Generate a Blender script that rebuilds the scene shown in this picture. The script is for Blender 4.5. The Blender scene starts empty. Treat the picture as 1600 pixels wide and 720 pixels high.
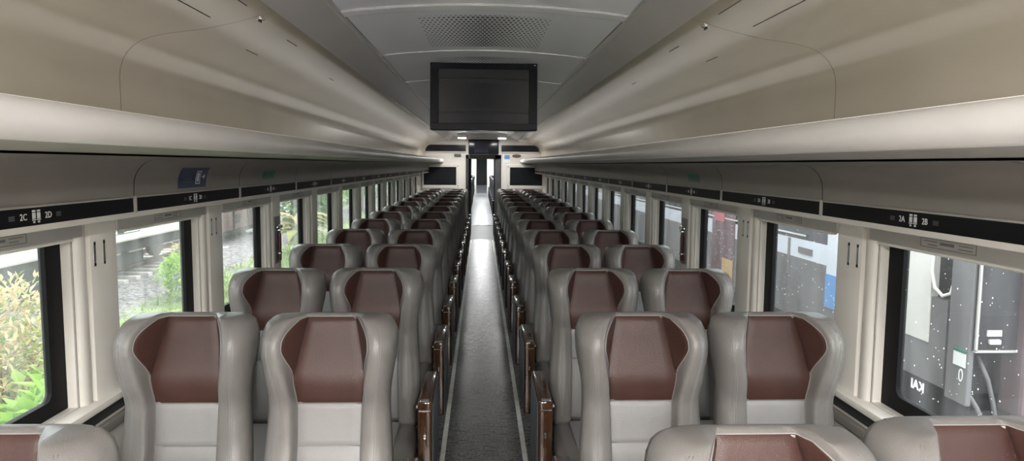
import bpy, bmesh, math, random
from mathutils import Vector, Matrix
random.seed(7)
C = bpy.context.scene.collection
PI = math.pi
scene = bpy.context.scene

# ------------------------------------------------------------------ materials
def newmat(name):
    m = bpy.data.materials.new(name); m.use_nodes = True
    nt = m.node_tree
    return m, nt, nt.nodes['Principled BSDF']

def mat(name, col, rough=0.5, metal=0.0, var=0.0, scale=8.0, bump=0.0, bscale=200.0, coat=0.0, spec=0.5, col2=None, detail=4.0, stretch=None, rvar=0.0):
    m, nt, b = newmat(name)
    b.inputs['Base Color'].default_value = (*col, 1)
    b.inputs['Roughness'].default_value = rough
    b.inputs['Metallic'].default_value = metal
    b.inputs['Coat Weight'].default_value = coat
    b.inputs['Coat Roughness'].default_value = 0.08
    b.inputs['Specular IOR Level'].default_value = spec
    tc = nt.nodes.new('ShaderNodeTexCoord')
    src = tc.outputs['Object']
    if stretch:
        mp = nt.nodes.new('ShaderNodeMapping'); mp.inputs['Scale'].default_value = stretch
        nt.links.new(src, mp.inputs['Vector']); src = mp.outputs['Vector']
    if var or col2 or rvar:
        n = nt.nodes.new('ShaderNodeTexNoise'); n.inputs['Scale'].default_value = scale; n.inputs['Detail'].default_value = detail
        nt.links.new(src, n.inputs['Vector'])
        if var or col2:
            r = nt.nodes.new('ShaderNodeValToRGB')
            c2 = col2 if col2 else tuple(min(1, c * (1 + var)) for c in col)
            c1 = col if col2 else tuple(c * (1 - var) for c in col)
            r.color_ramp.elements[0].color = (*c1, 1); r.color_ramp.elements[0].position = 0.35
            r.color_ramp.elements[1].color = (*c2, 1); r.color_ramp.elements[1].position = 0.65
            nt.links.new(n.outputs['Fac'], r.inputs['Fac']); nt.links.new(r.outputs['Color'], b.inputs['Base Color'])
        if rvar:
            mr = nt.nodes.new('ShaderNodeMapRange')
            mr.inputs['From Min'].default_value = .3; mr.inputs['From Max'].default_value = .7
            mr.inputs['To Min'].default_value = max(0, rough - rvar); mr.inputs['To Max'].default_value = rough + rvar
            nt.links.new(n.outputs['Fac'], mr.inputs['Value']); nt.links.new(mr.outputs['Result'], b.inputs['Roughness'])
    if bump:
        n2 = nt.nodes.new('ShaderNodeTexNoise'); n2.inputs['Scale'].default_value = bscale; n2.inputs['Detail'].default_value = 3
        nt.links.new(src, n2.inputs['Vector'])
        bp = nt.nodes.new('ShaderNodeBump'); bp.inputs['Strength'].default_value = bump; bp.inputs['Distance'].default_value = 0.004
        nt.links.new(n2.outputs['Fac'], bp.inputs['Height']); nt.links.new(bp.outputs['Normal'], b.inputs['Normal'])
    return m

def emit(name, col, s):
    m, nt, b = newmat(name)
    b.inputs['Base Color'].default_value = (.8, .8, .8, 1)
    b.inputs['Emission Color'].default_value = (*col, 1); b.inputs['Emission Strength'].default_value = s
    return m

def leafmat(name, cols, rough=0.5):
    m, nt, b = newmat(name)
    g = nt.nodes.new('ShaderNodeNewGeometry'); r = nt.nodes.new('ShaderNodeValToRGB')
    els = r.color_ramp.elements
    while len(els) < len(cols): els.new(0.5)
    for i, c in enumerate(cols):
        els[i].position = i / max(1, len(cols) - 1); els[i].color = (*c, 1)
    nt.links.new(g.outputs['Random Per Island'], r.inputs['Fac']); nt.links.new(r.outputs['Color'], b.inputs['Base Color'])
    b.inputs['Roughness'].default_value = rough
    tr = nt.nodes.new('ShaderNodeBsdfTranslucent'); nt.links.new(r.outputs['Color'], tr.inputs['Color'])
    mx = nt.nodes.new('ShaderNodeMixShader'); mx.inputs['Fac'].default_value = 0.35
    nt.links.new(b.outputs['BSDF'], mx.inputs[1]); nt.links.new(tr.outputs['BSDF'], mx.inputs[2])
    nt.links.new(mx.outputs['Shader'], nt.nodes['Material Output'].inputs['Surface'])
    return m

def glassmat(name, dirt, drops):
    m, nt, b = newmat(name)
    out = nt.nodes['Material Output']
    tr = nt.nodes.new('ShaderNodeBsdfTransparent'); tr.inputs['Color'].default_value = (.90, .93, .92, 1)
    gl = nt.nodes.new('ShaderNodeBsdfGlossy'); gl.inputs['Roughness'].default_value = 0.02
    lw = nt.nodes.new('ShaderNodeLayerWeight'); lw.inputs['Blend'].default_value = .5
    pw = nt.nodes.new('ShaderNodeMath'); pw.operation = 'POWER'; pw.inputs[1].default_value = 5; nt.links.new(lw.outputs['Facing'], pw.inputs[0])
    fr = nt.nodes.new('ShaderNodeMath'); fr.operation = 'MULTIPLY_ADD'; fr.inputs[1].default_value = .7; fr.inputs[2].default_value = .035; nt.links.new(pw.outputs[0], fr.inputs[0])
    m1 = nt.nodes.new('ShaderNodeMixShader')
    nt.links.new(fr.outputs[0], m1.inputs['Fac']); nt.links.new(tr.outputs['BSDF'], m1.inputs[1]); nt.links.new(gl.outputs['BSDF'], m1.inputs[2])
    # grime film
    tl = nt.nodes.new('ShaderNodeBsdfTranslucent'); tl.inputs['Color'].default_value = (.85, .87, .86, 1)
    tc = nt.nodes.new('ShaderNodeTexCoord')
    mp = nt.nodes.new('ShaderNodeMapping'); mp.inputs['Scale'].default_value = (1, 3, .7)
    n = nt.nodes.new('ShaderNodeTexNoise'); n.inputs['Scale'].default_value = 3; n.inputs['Detail'].default_value = 5
    nt.links.new(tc.outputs['Object'], mp.inputs['Vector']); nt.links.new(mp.outputs['Vector'], n.inputs['Vector'])
    mr = nt.nodes.new('ShaderNodeMapRange'); mr.inputs['From Min'].default_value = .35; mr.inputs['From Max'].default_value = .75
    mr.inputs['To Min'].default_value = dirt * .4; mr.inputs['To Max'].default_value = dirt * 2
    nt.links.new(n.outputs['Fac'], mr.inputs['Value'])
    m2 = nt.nodes.new('ShaderNodeMixShader')
    nt.links.new(mr.outputs['Result'], m2.inputs['Fac']); nt.links.new(m1.outputs['Shader'], m2.inputs[1]); nt.links.new(tl.outputs['BSDF'], m2.inputs[2])
    last = m2.outputs['Shader']
    if drops:
        for sc, thr, dens in ((60, .20, .30), (130, .28, .22), (30, .13, .20)):
            v = nt.nodes.new('ShaderNodeTexVoronoi'); v.inputs['Scale'].default_value = sc
            nt.links.new(tc.outputs['Object'], v.inputs['Vector'])
            lt = nt.nodes.new('ShaderNodeMath'); lt.operation = 'LESS_THAN'; lt.inputs[1].default_value = thr
            nt.links.new(v.outputs['Distance'], lt.inputs[0])
            sp = nt.nodes.new('ShaderNodeSeparateColor'); nt.links.new(v.outputs['Color'], sp.inputs['Color'])
            l2 = nt.nodes.new('ShaderNodeMath'); l2.operation = 'LESS_THAN'; l2.inputs[1].default_value = dens
            nt.links.new(sp.outputs['Red'], l2.inputs[0])
            mu = nt.nodes.new('ShaderNodeMath'); mu.operation = 'MULTIPLY'; nt.links.new(lt.outputs[0], mu.inputs[0]); nt.links.new(l2.outputs[0], mu.inputs[1])
            m3 = nt.nodes.new('ShaderNodeMath'); m3.operation = 'MULTIPLY'; m3.inputs[1].default_value = .55; nt.links.new(mu.outputs[0], m3.inputs[0])
            mx = nt.nodes.new('ShaderNodeMixShader'); nt.links.new(m3.outputs[0], mx.inputs['Fac'])
            nt.links.new(last, mx.inputs[1]); nt.links.new(tl.outputs['BSDF'], mx.inputs[2]); last = mx.outputs['Shader']
    nt.links.new(last, out.inputs['Surface'])
    return m

def dotsmat(name, col):
    """painted sheet with a perforated patch in the middle (object coordinates, metres)"""
    m, nt, b = newmat(name)
    b.inputs['Roughness'].default_value = .35
    tc = nt.nodes.new('ShaderNodeTexCoord'); sx = nt.nodes.new('ShaderNodeSeparateXYZ')
    nt.links.new(tc.outputs['Object'], sx.inputs['Vector'])
    def M(op, a, bb=None):
        x = nt.nodes.new('ShaderNodeMath'); x.operation = op
        for i, q in enumerate((a, bb)):
            if q is None: continue
            if isinstance(q, (int, float)): x.inputs[i].default_value = q
            else: nt.links.new(q, x.inputs[i])
        return x.outputs[0]
    X, Y = sx.outputs['X'], sx.outputs['Y']
    row = M('FLOOR', M('DIVIDE', Y, .05)); odd = M('MODULO', M('ABSOLUTE', row), 2)
    fx = M('SUBTRACT', M('FRACT', M('ADD', M('DIVIDE', X, .022), M('MULTIPLY', odd, .5))), .5)
    fy = M('SUBTRACT', M('FRACT', M('DIVIDE', Y, .05)), .5)
    dx = M('MULTIPLY', fx, .022); dy = M('MULTIPLY', fy, .05 * .38)
    d = M('SQRT', M('ADD', M('MULTIPLY', dx, dx), M('MULTIPLY', dy, dy)))
    rad = M('SUBTRACT', .0088, M('MULTIPLY', M('ABSOLUTE', X), .016))
    hole = M('LESS_THAN', d, rad)
    inx = M('LESS_THAN', M('ABSOLUTE', X), .30); iny = M('LESS_THAN', M('ABSOLUTE', Y), .42)
    f = M('MULTIPLY', hole, M('MULTIPLY', inx, iny))
    mx = nt.nodes.new('ShaderNodeMix'); mx.data_type = 'RGBA'
    nt.links.new(f, mx.inputs['Factor'])
    mx.inputs[6].default_value = (*col, 1); mx.inputs[7].default_value = (.015, .015, .018, 1)
    nt.links.new(mx.outputs[2], b.inputs['Base Color'])
    return m

M = {}
M['leather'] = mat('taupe_leather', (.158, .148, .139), .28, var=.07, scale=5, bump=.25, bscale=420, spec=.5)
M['insert'] = mat('pale_grey_leather', (.235, .228, .225), .42, var=.05, scale=5, bump=.22, bscale=420)
M['brown'] = mat('brown_leather', (.050, .0225, .018), .36, spec=.36, var=.12, scale=6, bump=.3, bscale=420)
M['seamdark'] = mat('dark_brown_seam_thread', (.012, .006, .005), .6)
M['wood'] = mat('varnished_walnut', (.028, .012, .006), .16, col2=(.066, .028, .012), scale=9, coat=.8, stretch=(3, 3, .6))
M['slate'] = mat('slate_grey_laminate', (.105, .118, .135), .5, var=.05)
M['steel'] = mat('chromed_steel', (.75, .75, .75), .18, metal=1)
M['brushed'] = mat('brushed_aluminium', (.55, .55, .55), .35, metal=1, var=.05, stretch=(1, .05, 1), scale=60)
M['darkmetal'] = mat('dark_grey_metal', (.06, .062, .066), .45, var=.1)
M['wall'] = mat('cream_wall_plastic', (.60, .57, .525), .38, var=.03, scale=3)
M['cream'] = mat('cream_moulding', (.66, .63, .58), .33, var=.03, scale=3)
M['cove'] = mat('beige_gloss_ceiling_paint', (.46, .42, .345), .19, var=.03, scale=2, bump=.03, bscale=3, spec=.55)
M['beam'] = mat('mauve_grey_metal_paint', (.52, .50, .50), .30, var=.03, scale=3)
M['ceil'] = mat('pale_grey_ceiling_sheet', (.78, .80, .87), .34, var=.02)
M['perf'] = dotsmat('perforated_ceiling_sheet', (.78, .80, .87))
M['lip'] = mat('white_lip_lacquer', (.78, .755, .73), .28, var=.03, scale=3)
M['rackgrey'] = mat('warm_grey_rack_panel', (.20, .183, .168), .36, var=.04, scale=3)
M['soffit'] = mat('grey_rack_underside', (.33, .315, .29), .40, var=.05, scale=4)
M['blackband'] = mat('black_label_band', (.006, .006, .007), .5, spec=.15)
M['black'] = mat('black_rubber_seal', (.004, .004, .005), .6, spec=.15)
M['gap'] = mat('dark_joint', (.02, .02, .02), .8)
M['text'] = mat('white_print', (.62, .62, .63), .5)
M['textdim'] = mat('grey_print', (.10, .10, .105), .5)
M['label'] = mat('clear_label_ink', (.16, .15, .15), .5)
M['housing'] = mat('grey_blind_cassette', (.43, .42, .40), .42, var=.03)
M['glassL'] = glassmat('smeared_window_glass', .05, False)
M['glassR'] = glassmat('rain_spotted_window_glass', .02, True)
M['screen'] = mat('dark_glossy_screen', (.014, .015, .020), .05, spec=.6)
M['bezel'] = mat('black_gloss_bezel', (.008, .009, .014), .2, spec=.2)
M['bulk'] = mat('white_bulkhead_laminate', (.66, .64, .60), .35, var=.02)
M['transom'] = mat('smoked_black_panel', (.007, .008, .011), .22, spec=.2)
M['door'] = mat('graphite_door_frame', (.035, .036, .038), .3, var=.08)
M['vest'] = mat('grey_vestibule_lining', (.16, .165, .17), .45, var=.05)
M['dkseat'] = mat('navy_black_upholstery', (.028, .032, .042), .5, var=.1)
M['lamp'] = emit('lit_lamp_diffuser', (1, .97, .92), 14)
M['blue'] = mat('navy_sticker_print', (.020, .035, .085), .35)
M['green'] = mat('green_sticker_print', (.025, .16, .10), .35)
M['red'] = mat('red_plastic', (.33, .03, .03), .4)
M['redsoft'] = mat('faded_red_print', (.42, .10, .13), .6)
M['silver'] = mat('light_strip_plastic', (.86, .86, .79), .35, var=.10, scale=14)
M['white'] = mat('white_sticker_vinyl', (.75, .77, .78), .4)
def thinwhite():
    m, nt, b = newmat('thin_white_film')
    b.inputs['Base Color'].default_value = (.85, .86, .87, 1)
    tl = nt.nodes.new('ShaderNodeBsdfTranslucent'); tl.inputs['Color'].default_value = (.9, .9, .9, 1)
    mx = nt.nodes.new('ShaderNodeMixShader'); mx.inputs['Fac'].default_value = .75
    nt.links.new(b.outputs['BSDF'], mx.inputs[1]); nt.links.new(tl.outputs['BSDF'], mx.inputs[2]); nt.links.new(mx.outputs['Shader'], nt.nodes['Material Output'].inputs['Surface'])
    return m
M['film'] = thinwhite()
M['hammer'] = mat('dark_red_hammer_grip', (.06, .012, .012), .4)
# outside
M['coachwhite'] = mat('pale_blue_white_coach_paint', (.62, .66, .74), .35, var=.04, scale=1)
M['coachblue'] = mat('sky_blue_coach_paint', (.10, .27, .58), .4, var=.05)
M['coachgrey'] = mat('dusty_grey_coach_paint', (.145, .14, .145), .5, var=.15, scale=1.2, stretch=(1, .6, .15))
M['coachlight'] = mat('dirty_white_coach_paint', (.62, .61, .58), .45, var=.06, scale=1.5)
M['maroon'] = mat('faded_maroon_paint', (.13, .075, .085), .6, var=.1)
M['under'] = mat('sooty_underframe', (.022, .021, .021), .8, var=.3, scale=3)
M['dooror'] = mat('dull_dark_end_door', (.028, .026, .030), .7, spec=.15)
M['coachdark'] = mat('tinted_coach_window', (.06, .062, .075), .12)
M['rust'] = mat('rusty_rail_steel', (.10, .065, .05), .55, var=.3, scale=10)
M['concrete'] = mat('pale_concrete', (.50, .47, .44), .85, var=.15, scale=8, bump=.4, bscale=60)
M['brownpaint'] = mat('weathered_oxide_red_paint', (.12, .055, .048), .7, var=.2, scale=3)
M['bark'] = mat('grey_brown_bark', (.12, .09, .06), .9, var=.3, bump=.6, bscale=30)
M['yellow'] = mat('ochre_yellow_paint', (.50, .33, .14), .6)
M['leafmix'] = leafmat('pink_tipped_shrub_leaves', [(.12, .22, .05), (.38, .45, .12), (.62, .42, .26), (.55, .50, .22), (.66, .55, .40)])
M['leafbright'] = leafmat('bright_green_leaves', [(.16, .34, .04), (.34, .55, .09), (.24, .44, .06), (.45, .62, .16)])
M['leafdark'] = leafmat('mid_green_leaves', [(.06, .16, .04), (.16, .32, .08), (.10, .24, .06), (.26, .42, .14)])
M['leafdry'] = leafmat('dry_banana_leaves', [(.22, .30, .08), (.42, .34, .14), (.30, .38, .10), (.36, .24, .10)])
M['grass'] = leafmat('meadow_grass_blades', [(.14, .26, .07), (.28, .40, .13), (.20, .32, .09), (.40, .46, .20)])

def groundmat():
    m, nt, b = newmat('grass_and_ballast_ground')
    tc = nt.nodes.new('ShaderNodeTexCoord')
    v = nt.nodes.new('ShaderNodeTexVoronoi'); v.inputs['Scale'].default_value = 13
    nt.links.new(tc.outputs['Object'], v.inputs['Vector'])
    r = nt.nodes.new('ShaderNodeValToRGB'); r.color_ramp.elements[0].color = (.085, .08, .085, 1); r.color_ramp.elements[1].color = (.31, .29, .295, 1)
    sp = nt.nodes.new('ShaderNodeSeparateColor'); nt.links.new(v.outputs['Color'], sp.inputs['Color']); nt.links.new(sp.outputs['Red'], r.inputs['Fac'])
    n = nt.nodes.new('ShaderNodeTexNoise'); n.inputs['Scale'].default_value = 1.7; n.inputs['Detail'].default_value = 6; nt.links.new(tc.outputs['Object'], n.inputs['Vector'])
    g = nt.nodes.new('ShaderNodeValToRGB'); g.color_ramp.elements[0].color = (.13, .20, .06, 1); g.color_ramp.elements[0].position = .3
    g.color_ramp.elements[1].color = (.30, .38, .14, 1); g.color_ramp.elements[1].position = .7
    nt.links.new(n.outputs['Fac'], g.inputs['Fac'])
    sx = nt.nodes.new('ShaderNodeSeparateXYZ'); nt.links.new(tc.outputs['Object'], sx.inputs['Vector'])
    ad = nt.nodes.new('ShaderNodeMath'); ad.operation = 'MULTIPLY_ADD'; ad.inputs[1].default_value = 1.6; nt.links.new(n.outputs['Fac'], ad.inputs[0]); nt.links.new(sx.outputs['X'], ad.inputs[2])
    mr = nt.nodes.new('ShaderNodeMapRange'); mr.inputs['From Min'].default_value = -6.35; mr.inputs['From Max'].default_value = -5.6
    nt.links.new(ad.outputs[0], mr.inputs['Value'])
    mx = nt.nodes.new('ShaderNodeMix'); mx.data_type = 'RGBA'
    nt.links.new(mr.outputs['Result'], mx.inputs['Factor']); nt.links.new(r.outputs['Color'], mx.inputs[6]); nt.links.new(g.outputs['Color'], mx.inputs[7])
    # the other side of the train is all ballast
    lt = nt.nodes.new('ShaderNodeMath'); lt.operation = 'GREATER_THAN'; lt.inputs[1].default_value = -1.6; nt.links.new(sx.outputs['X'], lt.inputs[0])
    m2 = nt.nodes.new('ShaderNodeMix'); m2.data_type = 'RGBA'; nt.links.new(lt.outputs[0], m2.inputs['Factor']); nt.links.new(mx.outputs[2], m2.inputs[6]); nt.links.new(r.outputs['Color'], m2.inputs[7])
    nt.links.new(m2.outputs[2], b.inputs['Base Color']); b.inputs['Roughness'].default_value = .9
    bp = nt.nodes.new('ShaderNodeBump'); bp.inputs['Strength'].default_value = .7; bp.inputs['Distance'].default_value = .04
    nt.links.new(v.outputs['Distance'], bp.inputs['Height']); nt.links.new(bp.outputs['Normal'], b.inputs['Normal'])
    return m

def floormat():
    m, nt, b = newmat('speckled_grey_vinyl_floor')
    tc = nt.nodes.new('ShaderNodeTexCoord')
    def noise(sc, det, st=None):
        n = nt.nodes.new('ShaderNodeTexNoise'); n.inputs['Scale'].default_value = sc; n.inputs['Detail'].default_value = det
        s = tc.outputs['Object']
        if st:
            mp = nt.nodes.new('ShaderNodeMapping'); mp.inputs['Scale'].default_value = st; nt.links.new(s, mp.inputs['Vector']); s = mp.outputs['Vector']
        nt.links.new(s, n.inputs['Vector']); return n.outputs['Fac']
    fine = noise(62, 6); big = noise(2.2, 1.5, (1, .6, 1)); streak = noise(30, 3, (.35, 2.2, 1))
    def ramp(f, c1, c2, p1=.35, p2=.65):
        r = nt.nodes.new('ShaderNodeValToRGB'); r.color_ramp.elements[0].color = (*c1, 1); r.color_ramp.elements[0].position = p1
        r.color_ramp.elements[1].color = (*c2, 1); r.color_ramp.elements[1].position = p2
        nt.links.new(f, r.inputs['Fac']); return r.outputs['Color']
    a = ramp(fine, (.022, .0215, .021), (.27, .265, .26)); c = ramp(big, (.85, .85, .85), (1.1, 1.1, 1.1), .2, .8); d = ramp(streak, (.7, .7, .7), (1.2, 1.2, 1.2))
    def mul(p, q):
        x = nt.nodes.new('ShaderNodeMix'); x.data_type = 'RGBA'; x.blend_type = 'MULTIPLY'; x.inputs['Factor'].default_value = 1
        nt.links.new(p, x.inputs[6]); nt.links.new(q, x.inputs[7]); return x.outputs[2]
    nt.links.new(mul(mul(a, c), d), b.inputs['Base Color'])
    mr = nt.nodes.new('ShaderNodeMapRange'); mr.inputs['To Min'].default_value = .20; mr.inputs['To Max'].default_value = .38
    nt.links.new(streak, mr.inputs['Value']); nt.links.new(mr.outputs['Result'], b.inputs['Roughness'])
    bp = nt.nodes.new('ShaderNodeBump'); bp.inputs['Strength'].default_value = .35; bp.inputs['Distance'].default_value = .002
    nt.links.new(fine, bp.inputs['Height']); nt.links.new(bp.outputs['Normal'], b.inputs['Normal'])
    return m
M['ground'] = groundmat(); M['floor'] = floormat()

# ------------------------------------------------------------------ helpers
def link(name, me, m=None, parent=None, smooth=False, loc=None, kind=None):
    o = bpy.data.objects.new(name, me); C.objects.link(o)
    if m is not None: me.materials.append(M[m] if isinstance(m, str) else m)
    if parent is not None: o.parent = parent
    if loc is not None: o.location = loc
    if kind: o['kind'] = kind
    if smooth:
        for p in me.polygons: p.use_smooth = True
    return o

def tag(o, label, cat, group=None):
    o['label'] = label; o['category'] = cat
    if group: o['group'] = group
    return o

def thing(name, label, cat, loc=(0, 0, 0), group=None, rz=0):
    o = bpy.data.objects.new(name, None); C.objects.link(o); o.location = loc; o.rotation_euler = (0, 0, rz)
    o.empty_display_size = .05
    return tag(o, label, cat, group)

class MB:
    """collects shapes in one bmesh, linked as ONE mesh object"""
    def __init__(s): s.bm = bmesh.new()
    def box(s, x0, x1, y0, y1, z0, z1, bev=0.0, seg=2, rot=None, piv=None):
        b = bmesh.new(); bmesh.ops.create_cube(b, size=1)
        for v in b.verts:
            v.co = Vector(((x0 + x1) / 2 + v.co.x * (x1 - x0), (y0 + y1) / 2 + v.co.y * (y1 - y0), (z0 + z1) / 2 + v.co.z * (z1 - z0)))
        if bev: bmesh.ops.bevel(b, geom=list(b.edges), offset=min(bev, .49 * min(abs(x1 - x0), abs(y1 - y0), abs(z1 - z0))), segments=seg, affect='EDGES', profile=.5)
        if rot is not None:
            p = Vector(piv if piv else ((x0 + x1) / 2, (y0 + y1) / 2, (z0 + z1) / 2))
            for v in b.verts: v.co = rot @ (v.co - p) + p
        s.add(b); return s
    def add(s, b):
        me = bpy.data.meshes.new('t'); b.to_mesh(me); b.free(); s.bm.from_mesh(me); bpy.data.meshes.remove(me)
    def tube(s, pts, r, n=8, cap=True):
        b = s.bm; rings = []
        for i, p in enumerate(pts):
            p = Vector(p); a = Vector(pts[max(0, i - 1)]); c = Vector(pts[min(len(pts) - 1, i + 1)])
            t = (c - a).normalized(); u = t.orthogonal().normalized()
            if rings:
                u = (lastu - t * lastu.dot(t)).normalized()
            lastu = u; w = t.cross(u); rr = r[i] if isinstance(r, (list, tuple)) else r
            rings.append([b.verts.new(p + (u * math.cos(2 * PI * k / n) + w * math.sin(2 * PI * k / n)) * rr) for k in range(n)])
        for A, B in zip(rings, rings[1:]):
            for k in range(n): b.faces.new((A[k], A[(k + 1) % n], B[(k + 1) % n], B[k]))
        if cap: b.faces.new(rings[0][::-1]); b.faces.new(rings[-1])
        return s
    def prism_y(s, prof, y0, y1, closed=False):
        """profile [(x,z)] swept along y"""
        b = s.bm
        A = [b.verts.new((x, y0, z)) for x, z in prof]; B = [b.verts.new((x, y1, z)) for x, z in prof]
        n = len(prof)
        for i in range(n if closed else n - 1):
            j = (i + 1) % n; b.faces.new((A[i], A[j], B[j], B[i]))
        if closed: b.faces.new(A[::-1]); b.faces.new(B)
        return s
    def poly(s, pts):
        s.bm.faces.new([s.bm.verts.new(p) for p in pts]); return s
    def sheet(s, rows):
        b = s.bm; R = [[b.verts.new(p) for p in r] for r in rows]
        for a, c in zip(R, R[1:]):
            for i in range(len(a) - 1): b.faces.new((a[i], a[i + 1], c[i + 1], c[i]))
        return s
    def mesh(s, name, fix=True):
        if fix: bmesh.ops.recalc_face_normals(s.bm, faces=s.bm.faces)
        me = bpy.data.meshes.new(name); s.bm.to_mesh(me); s.bm.free(); return me
    def build(s, name, m, parent=None, smooth=False, kind=None, loc=None):
        return link(name, s.mesh(name), m, parent, smooth, loc, kind)

def autosmooth(o, ang=35):
    me = o.data
    for p in me.polygons: p.use_smooth = True
    bm = bmesh.new(); bm.from_mesh(me)
    for e in bm.edges:
        if len(e.link_faces) == 2 and e.calc_face_angle(0) > math.radians(ang): e.smooth = False
    bm.to_mesh(me); bm.free(); return o

def text_mesh(s, size, ext=.0006, align='CENTER', bold=0.0):
    cu = bpy.data.curves.new('txt', 'FONT'); cu.body = s; cu.size = size; cu.extrude = ext; cu.align_x = align; cu.align_y = 'CENTER'; cu.resolution_u = 3; cu.offset = bold
    o = bpy.data.objects.new('txt', cu); C.objects.link(o)
    dg = bpy.context.evaluated_depsgraph_get(); me = bpy.data.meshes.new_from_object(o.evaluated_get(dg))
    bpy.data.objects.remove(o); bpy.data.curves.remove(cu); return me

ORD = ['nearest', 'second', 'third', 'fourth', 'fifth', 'sixth', 'seventh', 'eighth', 'ninth', 'tenth', 'eleventh', 'twelfth', 'thirteenth', 'fourteenth', 'fifteenth', 'sixteenth']
SIDE = {-1: 'greenery side', 1: 'blue-white coach side'}
PITCH = 1.035
YEND = 15.75
def lerp(tab, x):
    for (a, p), (b, q) in zip(tab, tab[1:]):
        if x <= b: return p + (q - p) * max(0, (x - a)) / (b - a)
    return tab[-1][1]

# ------------------------------------------------------------------ shell of the carriage
MB().box(-1.45, 1.45, -2.6, YEND, -.12, 0).build('floor', 'floor', kind='structure')
for s in (-1, 1):
    x0, x1 = sorted((s * .222, s * .252))
    MB().box(x0 + .006, x1 + .006, -2.4, 15.55, -.002, .004, .003, 1).build('trim_%d' % (1 if s < 0 else 2), 'silver', kind='structure')

WIN0 = 1.55; WLEN = .775; ZB, ZT = .855, 1.43
wins = [(WIN0 + PITCH * j, WIN0 + PITCH * j + WLEN) for j in range(-3, 14)]
wins = [w for w in wins if w[1] < YEND - .1]
YB = -2.3
for s in (-1, 1):
    side = 'left' if s < 0 else 'right'
    w = MB()
    def bx(a, b, *r, w=w, s=s):
        x0, x1 = sorted((s * a, s * b)); w.box(x0, x1, *r)
    bx(1.30, 1.398, YB, YEND, 0, .785)
    bx(1.318, 1.398, YB, YEND, .785, ZB - .02)
    bx(1.368, 1.398, YB, YEND, ZB - .02, ZB - .008)
    bx(1.352, 1.398, YB, YEND, ZT + .025, 1.86)
    prev = YB
    for (a, b) in wins + [(YEND, YEND)]:
        bx(1.352, 1.398, prev, a - .004, ZB - .008, ZT + .025); prev = b + .004
    o = w.build('wall_' + side, 'wall', kind='structure')
    # black gap under the sill and the sill board
    g = MB(); x0, x1 = sorted((s * 1.310, s * 1.3175)); g.box(x0, x1, YB, YEND, .786, ZB - .0265); g.build('shadow_gap', 'gap', o)
    g = MB(); x0, x1 = sorted((s * 1.280, s * 1.302)); g.box(x0, x1, YB, YEND, .745, .786, .010, 3); autosmooth(g.build('heater_rail', 'rackgrey', o))
    g = MB(); x0, x1 = sorted((s * 1.292, s * 1.368)); g.box(x0, x1, YB, YEND, ZB - .026, ZB, .006, 2); autosmooth(g.build('sill_board', 'cream', o))
    MB().box(*sorted((s * 1.285, s * 1.30)), YB, YEND, 0, .12, .004, 1).build('baseboard_' + side, 'darkmetal', kind='structure')

# windows, blinds, pillars
def ringYZ(mb, y0, y1, z0, z1, wy, wzb, wzt, xa, xb, r=.03):
    """rounded rectangular ring in the y-z plane, between x=xa (inner face) and xb"""
    def rr(a, b, c, d, rad, n=5):
        P = []
        for cx, cz, st in ((b - rad, d - rad, 0), (a + rad, d - rad, 90), (a + rad, c + rad, 180), (b - rad, c + rad, 270)):
            for k in range(n + 1):
                t = math.radians(st + 90 * k / n); P.append((cx + rad * math.cos(t), cz + rad * math.sin(t)))
        return P
    O = rr(y0, y1, z0, z1, .006); I = rr(y0 + wy, y1 - wy, z0 + wzb, z1 - wzt, r)
    b = mb.bm; n = len(O)
    L = [[b.verts.new((x, p[0], p[1])) for p in P] for x, P in ((xa, O), (xa, I), (xb, I), (xb, O))]
    for A, B in zip(L, L[1:] + L[:1]):
        for k in range(n): b.faces.new((A[k], A[(k + 1) % n], B[(k + 1) % n], B[k]))
    return mb

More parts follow.
